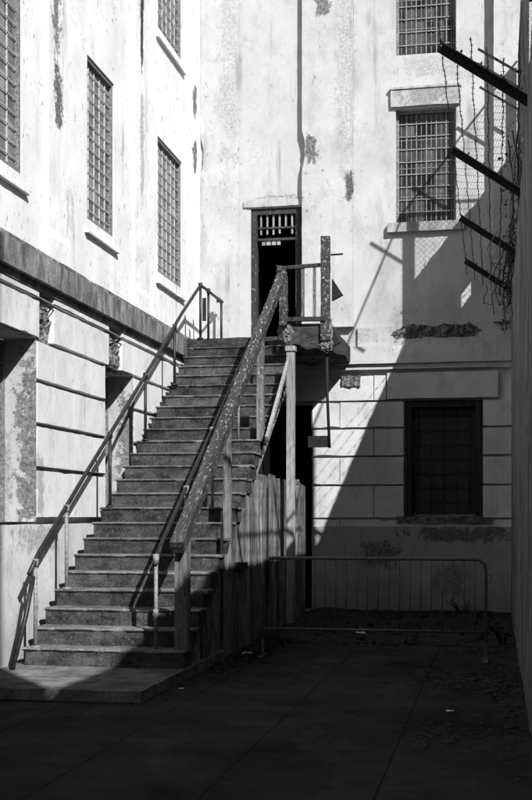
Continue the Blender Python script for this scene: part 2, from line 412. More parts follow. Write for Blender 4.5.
# shallow pilaster strips with moulded feet between the bays
for (y0, y1) in ((12.72, 13.30), (16.0, 16.55), (9.2, 9.8)):
    m = MB(); m.rbox(XL-.02, XL+.05, y0, y1, 4.502, 12.2, 1, 5, 40, lambda p, u, v, w: (.006*nz3(p, 4), .008*nz3(p, 5, 4), 0))
    m.rbox(XL-.015, XL+.075, y0-.06, y1+.06, 4.502, 4.86, 1, 6, 3, lambda p, u, v, w: (.01*nz3(p, 5)-.03*(w == 1), .012*nz3(p, 5, 4), .02*nz3(p, 4)))
    m.build('pilaster', M_side, SW, bevel=0)
mp_s = pane_mat('side_panes', (0, 1/.214, 1/.156), .08, .26, .35, 1.1)
for h in H_up:
    window(SW, 'x', XL, *h, .07, 5 if h[1]-h[0] < 1.2 else 6, 13, M_bar3, mp_s, (.055, .03, .10, .16, M_side), bw=.010)
mp_d = pane_mat('dark_panes', (1/.2, 1/.2, 1/.25), .004, .02, .5)
for h in H_lo:
    window(SW, 'x', XL, h[0]+.02, h[1]-.001, h[2]+.01, h[3]-.01, .34, 6, 8, M_bar2, mp_d, None, bw=.03)
# rubble showing where the window heads have spalled
for (ya, yb_, za, zb) in ((12.31, 12.86, 3.30, 3.95), (14.72, 15.36, 3.52, 3.96)):
    m = MB(); m.rbox(XL-.02, XL+.05, ya, yb_, za, zb, 1, 34, 38, lambda p, u, v, w: ((.05*nz3(p, 8, 2)+.035*nz3(p, 19, 4)+.02*nz3(p, 40, 1)-.01)*(u == 1) - (.05*(1-min(1, 5*min(v, 1-v, w, 1-w)))*(u == 1)), .04*nz3(p, 7, 5), .05*nz3(p, 6, 1)))
    m.build('spalled_patch', M_spall, SW)
# conduit and loose cable under the cornice
m = MB(); m.tube([(-4.885, 9.+.5*i, 3.985 + .012*math.sin(i*1.3)) for i in range(22)], .012, 6); m.build('conduit', M_railwhite, SW, smooth=True)
m = MB(); m.tube([(-4.88, 9.+.25*i, 3.90 + .03*math.sin(i*.5) + .01*math.sin(i*1.9)) for i in range(43)], .008, 5); m.build('cable', M_iron, SW, smooth=True)

# ------------------------------------------------------------------ end wing (back)
EW = thing('prison_wing', (-2.3, YB, 0), 'whitewashed end wall closing the yard, with a dark doorway at the head of the stairs', 'building')
DOOR = (-4.08, -3.20, 4.45, 6.84); W1 = (-1.62, -.63, 6.48, 8.37); W2 = (-1.62, -.63, 9.27, 11.2)
LD = (-3.85, -3.03, .02, 3.53); LW = (-1.47, -.21, 1.60, 3.53)
m = MB()
wallface(m, 'y', YB, XL, 3., 4.1, 12.5, [DOOR, W1, W2])
for h in (W1, W2): reveal(m, 'y', YB, h, 0, .2)
reveal(m, 'y', YB, DOOR, 0, .45)
m.box(XL-.2, 3., YB+.5, YB+6, 12.2, 12.45)
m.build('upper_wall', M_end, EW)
m = MB()
wallface(m, 'y', YB+.08, XL, 3., -.05, 4.1, [LD, LW])
blocks(m, 'y', YB, ROWS, lambda r: [-2.55, -1.98] if r == 5 else ([-2.55] if r % 2 else [-1.98]),
       lambda r: [(XL+.05, -3.87), (-3.012, -1.488), (-.192, 2.9)] if r < 4 else ([(XL+.05, -2.66), (-2.66, -1.78)] if r == 4 else []), .045, .018)
blocks(m, 'y', YB, [(1.40, 1.575)], lambda r: [-2.55], lambda r: [(-3.012, 2.9)], .04, .018)
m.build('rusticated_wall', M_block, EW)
m = MB(); reveal(m, 'y', YB-.04, LD, 0, .61); m.build('door_reveal', M_jamb, EW)
m = MB(); reveal(m, 'y', YB-.04, LW, 0, .31); m.build('window_reveal', M_jamb, EW)
m = MB()
for (x0, x1) in ((XL+.02, -3.87), (-3.02, 3.)):
    m.rbox(x0, x1, YB-.07, YB+.02, -.05, 1.44, 40, 1, 6, lambda p, u, v, w: (0, .008*nz3(p, 3), .012*nz3(p, 6)*(w == 1)))
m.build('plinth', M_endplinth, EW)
m = MB()
m.rbox(-4.4, 2.9, YB-.16, YB+.01, 4.14, 4.43, 80, 2, 3, lambda p, u, v, w: (0, .006*nz3(p, 6), .006*nz3(p, 7) - (.05*max(0, nz3(p, 2.2, 3)-.25) if w == 1 else 0)))
m.rbox(-4.4, 2.9, YB-.10, YB+.01, 4.05, 4.137, 50, 1, 1, lambda p, u, v, w: (0, 0, 0))
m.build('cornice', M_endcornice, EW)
m = MB()   # moulding above the cornice, broken away over part of its length
m.rbox(-2.25, -1.62, YB-.06, YB+.01, 4.433, 4.76, 12, 1, 3, lambda p, u, v, w: (.0, .006*nz3(p, 6), .01*nz3(p, 6)))
m.rbox(-1.62, -.30, YB-.05, YB+.01, 4.433, 4.56, 20, 1, 2, lambda p, u, v, w: (0, .02*nz3(p, 6), .03*nz3(p, 5)))
m.rbox(-.30, 2.9, YB-.06, YB+.01, 4.433, 4.80, 50, 1, 3, lambda p, u, v, w: (.04*nz3(p, 6)*(u == 0), .01*nz3(p, 6), .01*nz3(p, 6)))
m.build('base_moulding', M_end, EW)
m = MB()
def brk(p, u, v, w):
    e = min(1, 8*min(u, 1-u))
    f = -(.05*nz3(p, 7, 2) + .035*nz3(p, 16, 5) + .02*nz3(p, 37, 1))*(v == 0)
    return (.01*nz3(p, 12, 4), f + (.06*(1-w)*(v == 0)), w*e*(.09*nz3(p, 4.5, 8) + .05*abs(nz3(p, 11, 3))) - .10*w*(1-e))
m.rbox(-1.66, -.22, YB-.10, YB+.01, 4.56, 4.76, 110, 1, 14, brk)
m.build('broken_moulding', M_spall, EW)
m = MB(); m.rbox(-2.52, -2.2, YB-.05, YB+.01, 3.78, 3.96, 20, 1, 12, lambda p, u, v, w: (.02*nz3(p, 9), -(.03+.03*nz3(p, 9, 2)+.02*nz3(p, 25))*(v == 0), .02*nz3(p, 8, 4))); m.build('spalled_patch', M_spall, EW)
for (x0, x1, pr, z1) in ((XL+.005, -4.28, .05, 12.2), (-3.18, -2.32, .13, 12.2), (-.02, .9, .2, 12.2)):
    m = MB()
    def pf(p, u, v, w):
        c = 0
        if u == 0 and x0 < -3 and 7.45 < p.z < 8.1: c = .05*max(0, math.sin((p.z-7.45)/.65*math.pi))+.02*nz3(p, 9)
        return (.008*nz3(p, 3.5, 4)+c, .006*nz3(p, 4), 0)
    m.rbox(x0, x1, YB-pr, YB+.01, 4.433 if pr < .1 else 4.77, z1, 6, 1, 90, pf); m.build('pilaster', M_end, EW)
m = MB(); m.rbox(-1.76, .05, YB-.075, YB+.01, 3.56, 3.99, 30, 1, 4, lambda p, u, v, w: (.006*nz3(p, 5), .006*nz3(p, 4), .007*nz3(p, 6))); m.build('lintel', M_block, EW)
m = MB(); m.rbox(-1.70, -.56, YB-.06, YB+.01, 8.40, 8.68, 16, 1, 3, lambda p, u, v, w: (.01*nz3(p, 5), .008*nz3(p, 4), .012*nz3(p, 6)))
m.rbox(-1.72, -.54, YB-.08, YB+.01, 8.683, 8.72, 16, 1, 1, lambda p, u, v, w: (.01*nz3(p, 5), .008*nz3(p, 4), .006*nz3(p, 6))); m.build('lintel', M_weather, EW)
m = MB(); m.rbox(-4.2, -3.2, YB-.03, YB+.01, 6.86, 6.97, 22, 1, 3, lambda p, u, v, w: (.0, .012*nz3(p, 6), .012*nz3(p, 7)+(w == 1)*(.03*nz3(p, 3, 2)+.04*(1-(2*u-1)**2)))); m.build('door_lintel', M_weather, EW)
mp_e = pane_mat('end_panes', (1/.165, 0, 1/.21), .01, .11, .2, 1.6)
window(EW, 'y', YB, *W1, .17, 6, 9, M_bar, mp_e, (.10, .15, .13, .01, M_weather), (12, 4), bw=.018)
window(EW, 'y', YB, *W2, .17, 6, 9, M_bar, mp_e, None, (12, 4), bw=.018)
window(EW, 'y', YB, LW[0]+.001, LW[1]-.001, LW[2], LW[3], .28, 6, 8, M_darkwood, mp_d, None, bw=.03)
m = MB(); m.rbox(-1.6, -.05, YB-.10, YB+.2, 1.50, 1.598, 16, 2, 1, lambda p, u, v, w: (.01*nz3(p, 5), .012*nz3(p, 6), .02*nz3(p, 6))); m.build('sill', M_spall, EW)
# frame inside the lower window
m = MB(); m.box(-1.44, -1.36, YB+.02, YB+.15, 1.61, 3.52); m.box(-.32, -.24, YB+.02, YB+.15, 1.61, 3.52); m.box(-1.36, -.32, YB+.02, YB+.15, 3.42, 3.52); m.build('window_frame', M_darkwood, EW)
# doorway: jambs, transom slats, dark passage
D = MB(); D.rbox(-4.08, -3.98, YB+.03, YB+.17, 4.45, 6.835, 2, 2, 30, lambda p, u, v, w: (.006*nz3(p, 8), .004*nz3(p, 9), 0))
D.rbox(-3.31, -3.21, YB+.03, YB+.17, 4.45, 6.835, 2, 2, 30, lambda p, u, v, w: (.006*nz3(p, 8), .004*nz3(p, 9), 0))
D.box(-3.98, -3.31, YB+.03, YB+.17, 6.74, 6.83); D.box(-3.98, -3.31, YB+.05, YB+.14, 6.50, 6.53); D.box(-3.98, -3.31, YB+.05, YB+.14, 6.30, 6.34)
df = D.build('door_frame', M_doorwood, EW)
m = MB()
for i in range(6):
    x = -3.93 + i*.107
    m = MB(); m.box(x, x+.03, YB+.07, YB+.09, 6.532, 6.738); m.build('transom_slat', M_white_post, df)
    if i != 4: m = MB(); m.box(x, x+.03, YB+.07, YB+.09, 6.40+.02*R.random(), 6.498); m.build('transom_slat', M_white_post, df)
for xa, xb in ((-3.9, -3.84), (-3.82, -3.75), (-3.73, -3.66), (-3.64, -3.58)):
    m = MB(); m.box(xa, xb, YB+.07, YB+.09, 6.225, 6.298); m.build('transom_slat', M_white_post, df)
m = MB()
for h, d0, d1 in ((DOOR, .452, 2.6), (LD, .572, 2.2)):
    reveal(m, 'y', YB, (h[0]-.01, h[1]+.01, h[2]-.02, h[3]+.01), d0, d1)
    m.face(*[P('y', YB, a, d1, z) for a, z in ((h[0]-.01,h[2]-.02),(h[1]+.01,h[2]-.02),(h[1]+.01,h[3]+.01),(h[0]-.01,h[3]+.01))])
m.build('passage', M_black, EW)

# ------------------------------------------------------------------ staircase
RZ, GO, Y0, ZP = .18, .303, 11.47, .10
XS0, XS1 = -4.68, -3.01
ST = thing('staircase', (-3.9, Y0, 0), 'steep worn concrete staircase climbing to the upper doorway, with pipe and peeling timber rails', 'staircase')
for k in range(1, 24):
    y = Y0+GO*(k-1); z = ZP+RZ*k; sd = k*3.7
    xe = XS1 + .008*math.sin(k*2.3)
    def rf(p, u, v, w, sd=sd):
        q = [.003*nz3(p, 6, sd+i) for i in range(3)]
        if v == 0: q[1] += .004*nz3(p, 9, sd+2) + .010*max(0, nz3(p, 4, sd+4)-.25)
        if u == 1: q[0] += .02*nz3(p, 7, sd+3)
        return q
    m = MB(); m.rbox(XS0+.01*math.sin(k*1.7), xe-.02, y, y+GO+.05, z-RZ-.004, z-.028, 26, 2, 4, rf); st = m.build('step', M_riser, ST)
    def tf(p, u, v, w, sd=sd):
        q = [.003*nz3(p, 5, sd+i) for i in range(3)]
        wear = .012*math.exp(-((u-.5)/.25)**2)
        ch = max(0, nz3(p, 4.5, sd+5)-.30)*.12 + max(0, nz3(p, 15, sd+7)-.28)*.05
        if v < .2:
            e = 1-v/.2
            q[1] += e*(ch*.9 + .004*nz3(p, 14, sd+2)) + (.014*(w in (0, 1)) if v == 0 else 0)
            q[2] -= e*(ch*.5)*(w > .4) + wear*e*(w == 1) + (.008*(w == 1) if v == 0 else 0)
        if u == 1: q[0] += .025*nz3(p, 8, sd+3)
        return q
    m = MB(); m.rbox(XS0-.015, xe, y-.026, y+GO+.03, z-.030, z, 48, 10, 2, tf); m.build('tread', M_tread, st)
# side and sloping soffit of the flight
m = MB()
ym = Y0+GO*13
pr = [(Y0+.05, .0), (ym, .0), (ym, 1.9), (18.44, 1.9+(18.44-ym)*RZ/GO), (18.44, ZP+23*RZ-.04), (Y0+.28, ZP+RZ-.03), (Y0+.05, ZP+.02)]
# build a solid prism under the nosing line
top = lambda y: ZP + RZ*((y-Y0)/GO) - .02
bot = lambda y: 0. if y < ym else top(y)-.30
ys = [Y0+.02+i*(18.44-Y0-.02)/60 for i in range(61)]
for i in range(60):
    a, b = ys[i], ys[i+1]
    c = 4*[0]
    for x in (XS0+.05, XS1-.06):
        m.face((x, a, bot(a)), (x, b, bot(b)), (x, b, max(top(b), bot(b)+.02)), (x, a, max(top(a), bot(a)+.02)))
    m.face((XS0+.05, a, bot(a)), (XS1-.06, a, bot(a)), (XS1-.06, b, bot(b)), (XS0+.05, b, bot(b)))
m.build('flight_slab', M_stringer, ST)
def ragged(p, u, v, w):
    q = [.015*nz3(p, 5, i) for i in range(3)]
    q = [c_*.5 for c_ in q]
    if w == 0: q[2] += .06*nz3(p, 3.1, 5) + .05*nz3(p, 11, 7)
    elif w < 1: q[2] += .03*nz3(p, 6, 5)
    return q
m = MB(); m.rbox(-4.9, -2.36, 18.44, 19.98, 4.16, 4.42, 24, 10, 3, ragged); m.rbox(-3.06, -2.36, 17.40, 18.46, 4.10, 4.435, 14, 10, 4, ragged)
m.build('landing', M_step, ST)
m = MB()   # crumbling corner blocks at the landing edge
m.lump((-3.02, 17.44, 4.33), (.12, .09, .19), .35, 5., 28, 20)
m.build('crumbled_edge', M_spall, ST)
m = MB(); m.lump((-2.43, 17.44, 4.36), (.09, .09, .26), .3, 5., 28, 20); m.lump((-2.44, 17.47, 4.12), (.11, .1, .10), .4, 5., 24, 16)
m.build('crumbled_edge', M_spall, ST)
m = MB(); m.bar((-3.02, 17.36, 4.50), (-2.42, 17.36, 4.49), .07, .06); m.build('kick_rail', M_darkwood, ST)
# pipe handrails: nosing height + .87
rz = lambda y: ZP + RZ*((y-Y0)/GO+1) + .87
XA = -4.58
m = MB(); m.tube([(XA, 11.35, rz(11.35)-.05)] + [(XA, y, rz(y)+.01*math.sin(y*3)) for y in (11.6, 13., 14.5, 16., 17.3)] + [(XA, 18.30, rz(18.30)-.03), (XA, 18.42, rz(18.42)-.03), (XA+.02, 18.6, rz(18.42)-.02), (XA+.03, 19.2, rz(18.42)-.03), (XA+.06, 19.75, rz(18.42)-.05)], .024, 10)
m.tube([(XA, 11.46, 1.0), (XA-.02, 11.32, .62), (XA-.07, 11.10, .11)], .025, 10)
hr = m.build('pipe_handrail', M_rail, ST, smooth=True)
for (y, zb, zt) in ((11.52, .28, 1.14), (12.42, .82, 1.7), (13.92, 1.72, None), (15.42, 2.62, None), (16.9, 3.52, None), (18.46, 4.42, None), (19.0, 4.42, 5.28), (19.72, 4.42, 5.26)):
    m = MB(); zt = zt or rz(min(y, 18.42))-.01
    m.tube([(XA + (.05 if y > 19.5 else 0), y, zb-.01), (XA + (.05 if y > 19.5 else 0), y, zt)], .021, 10)
    m.tube([(XA, y, zt-.04), (XA, y, zt+.035)], .034, 10); m.tube([(XA, y, zb-.005), (XA, y, zb+.015)], .05, 12)
    m.build('rail_post', M_railwhite if y < 13 else M_rail, hr, smooth=True)
m = MB(); m.box(-4.62, -4.56, 18.75, 18.77, 4.75, 5.12); m.build('torn_plate', M_iron, hr)
XB = -3.33
m = MB(); m.tube([(XB, 11.55, 1.12), (XB, 11.62, 1.17)] + [(XB, y, rz(y)-.01+.008*math.sin(y*4)) for y in (11.75, 13, 14, 15, 16, 17, 18.2)], .022, 10)
hr2 = m.build('pipe_handrail', M_rail, ST, smooth=True)
for (y, zb) in ((11.58, .28), (12.78, 1.0), (14.02, 1.72), (15.5, 2.62), (17., 3.52)):
    m = MB(); m.tube([(XB, y, zb-.01), (XB, y, rz(y)-.02)], .02, 10); m.tube([(XB, y, rz(y)-.08), (XB, y, rz(y)+.015)], .032, 10)
    if y < 12: m.tube([(XB-.03, y, .62), (XB+.10, y, .62)], .02, 8); m.tube([(XB, y, .57), (XB, y, .68)], .03, 10)
    m.build('rail_post', M_railwhite, hr2, smooth=True)
# heavy timber rail on the open side
m = MB(); p0, p1 = Vector((-3.05, 11.36, 1.30)), Vector((-3.05, 17.25, 5.13)); L = (p1-p0).length; d = (p1-p0).normalized(); a = Vector((1,0,0)); b = a.cross(d)
def tr(p, u, v, w):
    q = p0 + d*(L*v) + a*((u-.5)*(.115+.02*(1-v))) + b*((w-.5)*.125)
    s_ = Vector([.008*nz3(q, 4, i) + .006*nz3(q, 15, i+4) for i in range(3)]) + b*(-.03*max(0, nz3(q, 2.6, 11)-.3)*(w == 1)); return q + s_ - p
m.rbox(0, 1, 0, 1, 0, 1, 3, 60, 2, tr); tm = m.build('timber_rail', M_woodrail, ST)
for (y, z0, hw) in ((11.56, .27, .065), (13.6, 1.36, .042), (15.6, 2.56, .045)):
    m = MB(); zt = p0.z + (y-p0.y)/(p1.y-p0.y)*(p1.z-p0.z) - .06
    m.rbox(-3.05-hw, -3.05+hw, y-hw, y+hw, z0, zt, 2, 2, 20, lambda p, u, v, w: (.006*nz3(p, 6), .006*nz3(p, 6, 2), 0)); m.build('timber_post', M_woodpost, tm)
m = MB(); m.lump((-3.07, 17.28, 5.18), (.08, .08, .09), .5, 3.); m.rbox(-3.10, -2.99, 17.27, 17.39, 4.40, 5.14, 2, 2, 12, lambda p, u, v, w: (.01*nz3(p, 7), .01*nz3(p, 7, 3), 0)); m.build('timber_post', M_woodrail, tm)
# guard rail round the landing
m = MB(); m.rbox(-2.50, -2.37, 17.35, 17.45, 4.18, 5.70, 2, 2, 24, lambda p, u, v, w: (.008*nz3(p, 6), .008*nz3(p, 6, 2), 0)); gp = m.build('corner_post', M_woodrail, ST)
m = MB(); m.bar((-3.0, 17.40, 5.27), (-2.50, 17.41, 5.29), .05, .05); m.build('guard_rail', M_darkwood, ST)
for x in (-2.77, -2.60):
    m = MB(); m.bar((x, 17.41, 4.50), (x, 17.41, 5.27), .045, .03); m.build('baluster', M_woodpost, ST)
for tri in (((-2.355, 5.10), (-2.20, 4.86), (-2.355, 4.78)), ((-2.36, 4.40), (-2.24, 4.16), (-2.36, 4.10))):   # torn sheet scraps by the corner post
    m = MB(); fr = [(x_, 17.50, z_) for x_, z_ in tri]; bk = [(x_+.01, 17.56, z_) for x_, z_ in tri]
    m.face(*fr); m.face(*bk[::-1])
    for i in range(3): m.face(fr[i], bk[i], bk[(i+1) % 3], fr[(i+1) % 3])
    m.build('torn_sheet', M_iron, ST)
m = MB(); m.bar((-2.36, 17.4, 5.43), (-2.18, 17.42, 5.44), .02, .025); m.build('spike', M_iron, ST)

# ------------------------------------------------------------------ rusty rod under the landing
HR = thing('hanging_rod', (-2.42, 17.6, 2.6), 'dark rusty rod hanging below the corner of the landing, flat plate at its foot', 'metal rod')
m = MB(); m.tube([(-2.44, 17.55, 4.12), (-2.43, 17.56, 3.4), (-2.40, 17.58, 2.62)], .022, 8); m.build('rod', M_iron, HR, smooth=True)
m = MB(); m.box(-2.72, -2.40, 17.57, 17.60, 2.63, 2.80); m.build('plate', M_iron, HR)

# ------------------------------------------------------------------ plank fence and prop beside the flight
FE = thing('plank_fence', (-3.0, 15., 0), 'weathered upright planks of uneven height boarding in the side of the staircase', 'fence')
y = 12.35; i = 0
while y < 19.3:
    w = R.choice((.19, .24, .28, .33, .36)); g = R.choice((.004, .006, .012, .02))
    yc = y+w/2
    t = min(ZP+RZ*((yc-Y0)/GO) - .03, 2.3+R.uniform(-.05, .04)) if yc < 15.25 else 2.17+R.uniform(-.035, .03) - (0. if yc < 17.5 else .06)
    x = -3.055 + R.uniform(-.01, .008); lean = R.uniform(-.012, .012); sd = R.random()*30
    m = MB(); m.rbox(x-.014, x+.014, y, y+w-g, -.02, t, 1, 3, 14, lambda p, u, v, ww: (.006*nz3(p, 3, sd)+lean*p.z*.4, lean*p.z + .004*nz3(p, 4, sd), (.035*nz3(p, 9, sd) + ((p.y-yc)*RZ/GO if yc < 15.25 else .03*nz3(p, 20, sd)) if ww == 1 else 0)))
    m.build('plank', M_plank, FE); y += w; i += 1
m = MB(); m.bar((-3.02, 13.9, 1.02), (-3.02, 14.5, 1.0), .05, .09); m.build('cleat', M_darkwood, FE)
for q in ((13.2, 13.28, .2, 1.5), (16.0, 16.04, .4, 2.0)):
    m = MB(); m.box(-3.042, -3.024, *q); m.build('iron_strap', M_iron, FE)
for yy in (15.2, 18.9):
    m = MB(); m.box(-3.18, -3.075, yy, yy+.09, -.02, 2.45 if yy < 16 else 2.2); m.build('fence_post', M_woodpost, FE)
TP = thing('timber_prop', (-2.88, 17.0, 0), 'pale squared timber prop with a slanting brace under the stair landing', 'post')
m = MB(); m.rbox(-2.935, -2.825, 16.94, 17.05, -.02, 3.98, 2, 2, 24, lambda p, u, v, w: (.005*nz3(p, 5), .005*nz3(p, 5, 2), 0)); m.box(-2.95, -2.81, 16.92, 17.07, 3.98, 4.05); m.build('post', M_white_post, TP)
m = MB(); m.bar((-2.90, 16.93, 3.86), (-2.92, 15.35, 2.62), .04, .06); m.build('brace', M_white_post, TP)

# ------------------------------------------------------------------ crowd barrier
BA = thing('crowd_barrier', (-1.35, 13.55, 0), 'grey tubular steel crowd barrier standing across the yard', 'barrier')
x0, x1, zt, zb, yb, rc = -2.62, -.10, 1.13, .32, 13.55, .12
pts = [(x0, yb, .05), (x0, yb, zt-rc)] + [(x0+rc-rc*math.cos(t), yb, zt-rc+rc*math.sin(t)) for t in [math.pi/2*i/6 for i in range(1, 7)]] \
    + [(x1-rc+rc*math.sin(t), yb, zt-rc+rc*math.cos(t)) for t in [math.pi/2*i/6 for i in range(0, 7)]] + [(x1, yb, .05)]
m = MB(); m.tube(pts, .019, 10); m.build('frame', M_barrier, BA, smooth=True)
m = MB(); m.tube([(x0, yb, zb), (x1, yb, zb)], .015, 8); m.build('bottom_rail', M_barrier, BA, smooth=True)
for i in range(1, 21):
    x = x0+(x1-x0)*i/21; m = MB(); m.tube([(x, yb, zb), (x, yb, zt)], .0075, 6); m.build('bar', M_barrier, BA, smooth=True)
for x in (x0, x1):
    m = MB(); m.bar((x, yb-.28, .012), (x, yb+.28, .012), .05, .012); m.bar((x, yb-.02, .02), (x, yb-.02, .2), .03, .01); m.build('foot', M_barrier, BA)
m = MB(); m.tube([(x1+.02, yb, .95), (x1+.06, yb, .95), (x1+.06, yb, .87), (x1+.02, yb, .87)], .007, 6); m.build('hook', M_barrier, BA)

# ------------------------------------------------------------------ boundary wall (right) with raked brackets, barbed wire, board and mesh fencing
BW = thing('boundary_wall', (.4, 14.5, 0), 'tall shaded concrete wall hemming in the yard, raked brackets and barbed wire along its top', 'wall')
XW = .26
m = MB(); m.rbox(XW, XW+.3, 8.3, 19.78, -.05, 5.05, 1, 80, 24, lambda p, u, v, w: (.012*nz3(p, 2.2)+.012*nz3((p.x, p.y*9, p.z*.3), 1.), 0, .02*nz3(p, 4)*(w == 1)))
m.build('wall', M_bwall, BW)
bp = [(10.1), (12.95), (15.9), (18.6)]
B0, B1 = Vector((.36, 0, 5.0)), Vector((-.45, 0, 5.56))
for y in bp:
    m = MB(); q0 = B0+Vector((0, y, 0)); q1 = B1+Vector((0, y, 0)); dd = (q1-q0)
    m.bar(q0, q1, .07, .008); m.bar(q0+Vector((0,.03,-.04)), q1+Vector((0,.03,-.04)), .008, .075)
    for f in (.2, .4, .6, .8): c = q0+dd*f; m.bar(c+Vector((0,0,.005)), c+Vector((.02,0,.03)), .03, .012)
    m.build('bracket', M_iron, BW)
for f in (.99, .84, .68, .52, .36, .2):
    m = MB(); c = B0+(B1-B0)*f
    pts = [(c.x + .006*math.sin(i*1.7+f*9), 9.6+i*.2, c.z + .02 - .035*math.sin(math.pi*(((9.6+i*.2)-10.1) % 2.9)/2.9) + .008*math.sin(i*2.3)) for i in range(52)]
    m.tube(pts, .004, 4)
    for i in range(76):
        yy = 9.65+i*.135; j = min(int((yy-9.6)/.2), 50); w_ = Vector(pts[j])*(1-((yy-9.6)/.2-j)) + Vector(pts[j+1])*((yy-9.6)/.2-j); an = R.random()*3
        dv = Vector((math.cos(an), .2, math.sin(an)))*.017
        m.bar(w_-dv, w_+dv, .004, .004); dv = Vector((-math.sin(an), -.2, math.cos(an)))*.017; m.bar(w_-dv, w_+dv, .004, .004)
    m.build('barbed_wire', M_iron, BW)
# board hoarding stepped up over the far end, one board missing a piece
XP = .38
m = MB()
def board(poly, t=.03):
    a = [(XP, y_, z_) for y_, z_ in poly]; b_ = [(XP+t, y_, z_) for y_, z_ in poly]; k = len(poly)
    m.face(*a); m.face(*b_[::-1])
    for i_ in range(k): m.face(a[i_], b_[i_], b_[(i_+1) % k], a[(i_+1) % k])
prof = lambda y_: 5.0 if y_ < 15.4 else min(5.1 + (y_-15.5)*.85, 6.75) if y_ < 17.6 else 7.62
yy = 15.4
while yy < 19.75:
    w = .2
    y1_ = min(yy+w-.002, 19.77)
    t0, t1 = prof(yy), prof(min(y1_, 17.59) if yy < 17.59 else y1_)
    if 18.65 < (yy+y1_)/2 < 19.05:
        lo = 6.15+.1*(yy-18.6); board([(yy, 4.9), (y1_, 4.9), (y1_, lo+.02), (yy, lo)]); board([(yy, lo+.25), (y1_, lo+.27), (y1_, t1), (yy, t0)])
    else: board([(yy, 4.9), (y1_, 4.9), (y1_, t1+R.uniform(-.03,.02)), (yy, t0+R.uniform(-.03,.02))])
    yy += w
m.build('board_hoarding', M_darkwood, BW)
for i in range(4):
    m = MB(); m.box(XP+.06+.2*i, XP+.255+.2*i, 17.66, 17.69, .0, 7.55+R.uniform(-.12, .1)); m.build('hoarding_board', M_darkwood, BW)
for (y_, z1_, w) in ((17.62, 9.0, .12), (19.6, 9.0, .1), (15.45, 7.3, .1)):
    m = MB(); m.box(XP-.02, XP+w-.02, y_-w/2, y_+w/2, 5.0, z1_); m.build('fence_post', M_darkwood, BW)
m = MB(); m.tube([(XP, 12.9, 5.0), (XP, 15.2, 6.96), (XP, 17.62, 9.0), (XP, 19.75, 9.0)], .019, 8); m.tube([(XP+.05, 9.6, 5.6), (XP+.05, 14.5, 5.65)], .02, 6); m.build('top_rail', M_iron, BW)
for (y_, z_) in ((17.65, 8.1), (18.7, 8.2), (19.5, 8.2), (16.6, 7.5)):
    m = MB(); m.bar((XP-.01, y_, z_-.12), (XP-.62, y_, z_+.28), .035, .03); m.build('bracket', M_iron, BW)
m = MB()
topz = lambda y_: 9.0 if y_ > 17.62 else 9.0-(17.62-y_)*.847
botz = lambda y_: max(5.0, prof(y_))
k = -80
for sgn in (1, -1):
    for k in range(0, 110):
        c = (-16.+k*.11) if sgn > 0 else (15.+k*.11+4)
        seg = None; s = 11.6
        while s < 19.7:
            z_ = (s + c + 2.6) if sgn > 0 else (c + 2.6 - s + 5.)
            if botz(s) < z_ < topz(s)-.01:
                seg = (seg[0], (s, z_)) if seg else ((s, z_), (s, z_))
            elif seg:
                if seg[1][0]-seg[0][0] > .05: m.tube([(XP+.012*sgn, *seg[0]), (XP+.012*sgn, *seg[1])], .0032, 3)
                seg = None
            s += .03
        if seg and seg[1][0]-seg[0][0] > .05: m.tube([(XP+.012*sgn, *seg[0]), (XP+.012*sgn, *seg[1])], .0032, 3)
m.build('chain_link', M_iron, BW)
m = MB()   # mesh across the return of the hoarding, fixed to its own posts
for sgn in (1, -1):
    for k in range(42):
        c = -2. + k*.1 if sgn > 0 else k*.1
        xa, xb = .42, 1.62
        za, zb = (c, c+1.2) if sgn > 0 else (c, c-1.2)
        f0, f1 = 0., 1.
        dzz = zb-za
        for lim, hi_ in ((0., 0), (1.75, 1)):
            tt = (lim-za)/dzz
            if (dzz > 0) == (not hi_): f0 = max(f0, tt)
            else: f1 = min(f1, tt)
        if f1-f0 > .05: m.tube([(xa+(xb-xa)*f, 17.63+.008*sgn, 7.25+za+dzz*f) for f in (f0, f1)], .0035, 3)
m.build('chain_link', M_iron, BW)
for x_ in (.42, 1.62):
    m = MB(); m.tube([(x_, 17.63, 6.9), (x_, 17.63, 9.05)], .028, 8); m.build('fence_post', M_iron, BW, smooth=True)
m = MB(); m.tube([(.42, 17.63, 9.02), (1.62, 17.63, 9.02)], .024, 8); m.build('top_rail', M_iron, BW, smooth=True)

# ------------------------------------------------------------------ ivy
IV = thing('ivy', (.3, 15., 4.8), 'dark straggling ivy hanging over the fence at the top of the concrete wall', 'ivy')
m = MB(); s = MB()
def leaf(p, r):
    n_ = Vector((R.uniform(-1,-.1), R.uniform(-1,.6), R.uniform(-.5,.9))).normalized(); t = n_.cross(Vector((R.uniform(-1,1), R.uniform(-1,1), R.uniform(-1,1)))).normalized(); b_ = n_.cross(t)
    m.face(p - t*r, p - b_*r*.55 + t*r*.1, p + t*r*1.1 + n_*r*.25, p + b_*r*.55 + t*r*.1)
def strand(x_, y_, z_, L_, dens, along):
    pts = [Vector((x_, y_, z_))]
    for j in range(L_):
        q = pts[-1] + Vector((R.uniform(-.05,.04), R.uniform(-.09,.09), -R.uniform(.08,.2)))
        if along: q.x = max(min(q.x, .36), .02)
        else: q.y = max(min(q.y, 17.6), 17.3)
        pts.append(q)
    s.tube(pts, [.012*(1-.7*j/len(pts)) for j in range(len(pts))], 4)
    for q in pts:
        for _ in range(int(6*dens)): leaf(q + Vector((R.gauss(0,.06)-.02, R.gauss(0,.10), R.gauss(0,.09))), R.uniform(.022,.05))
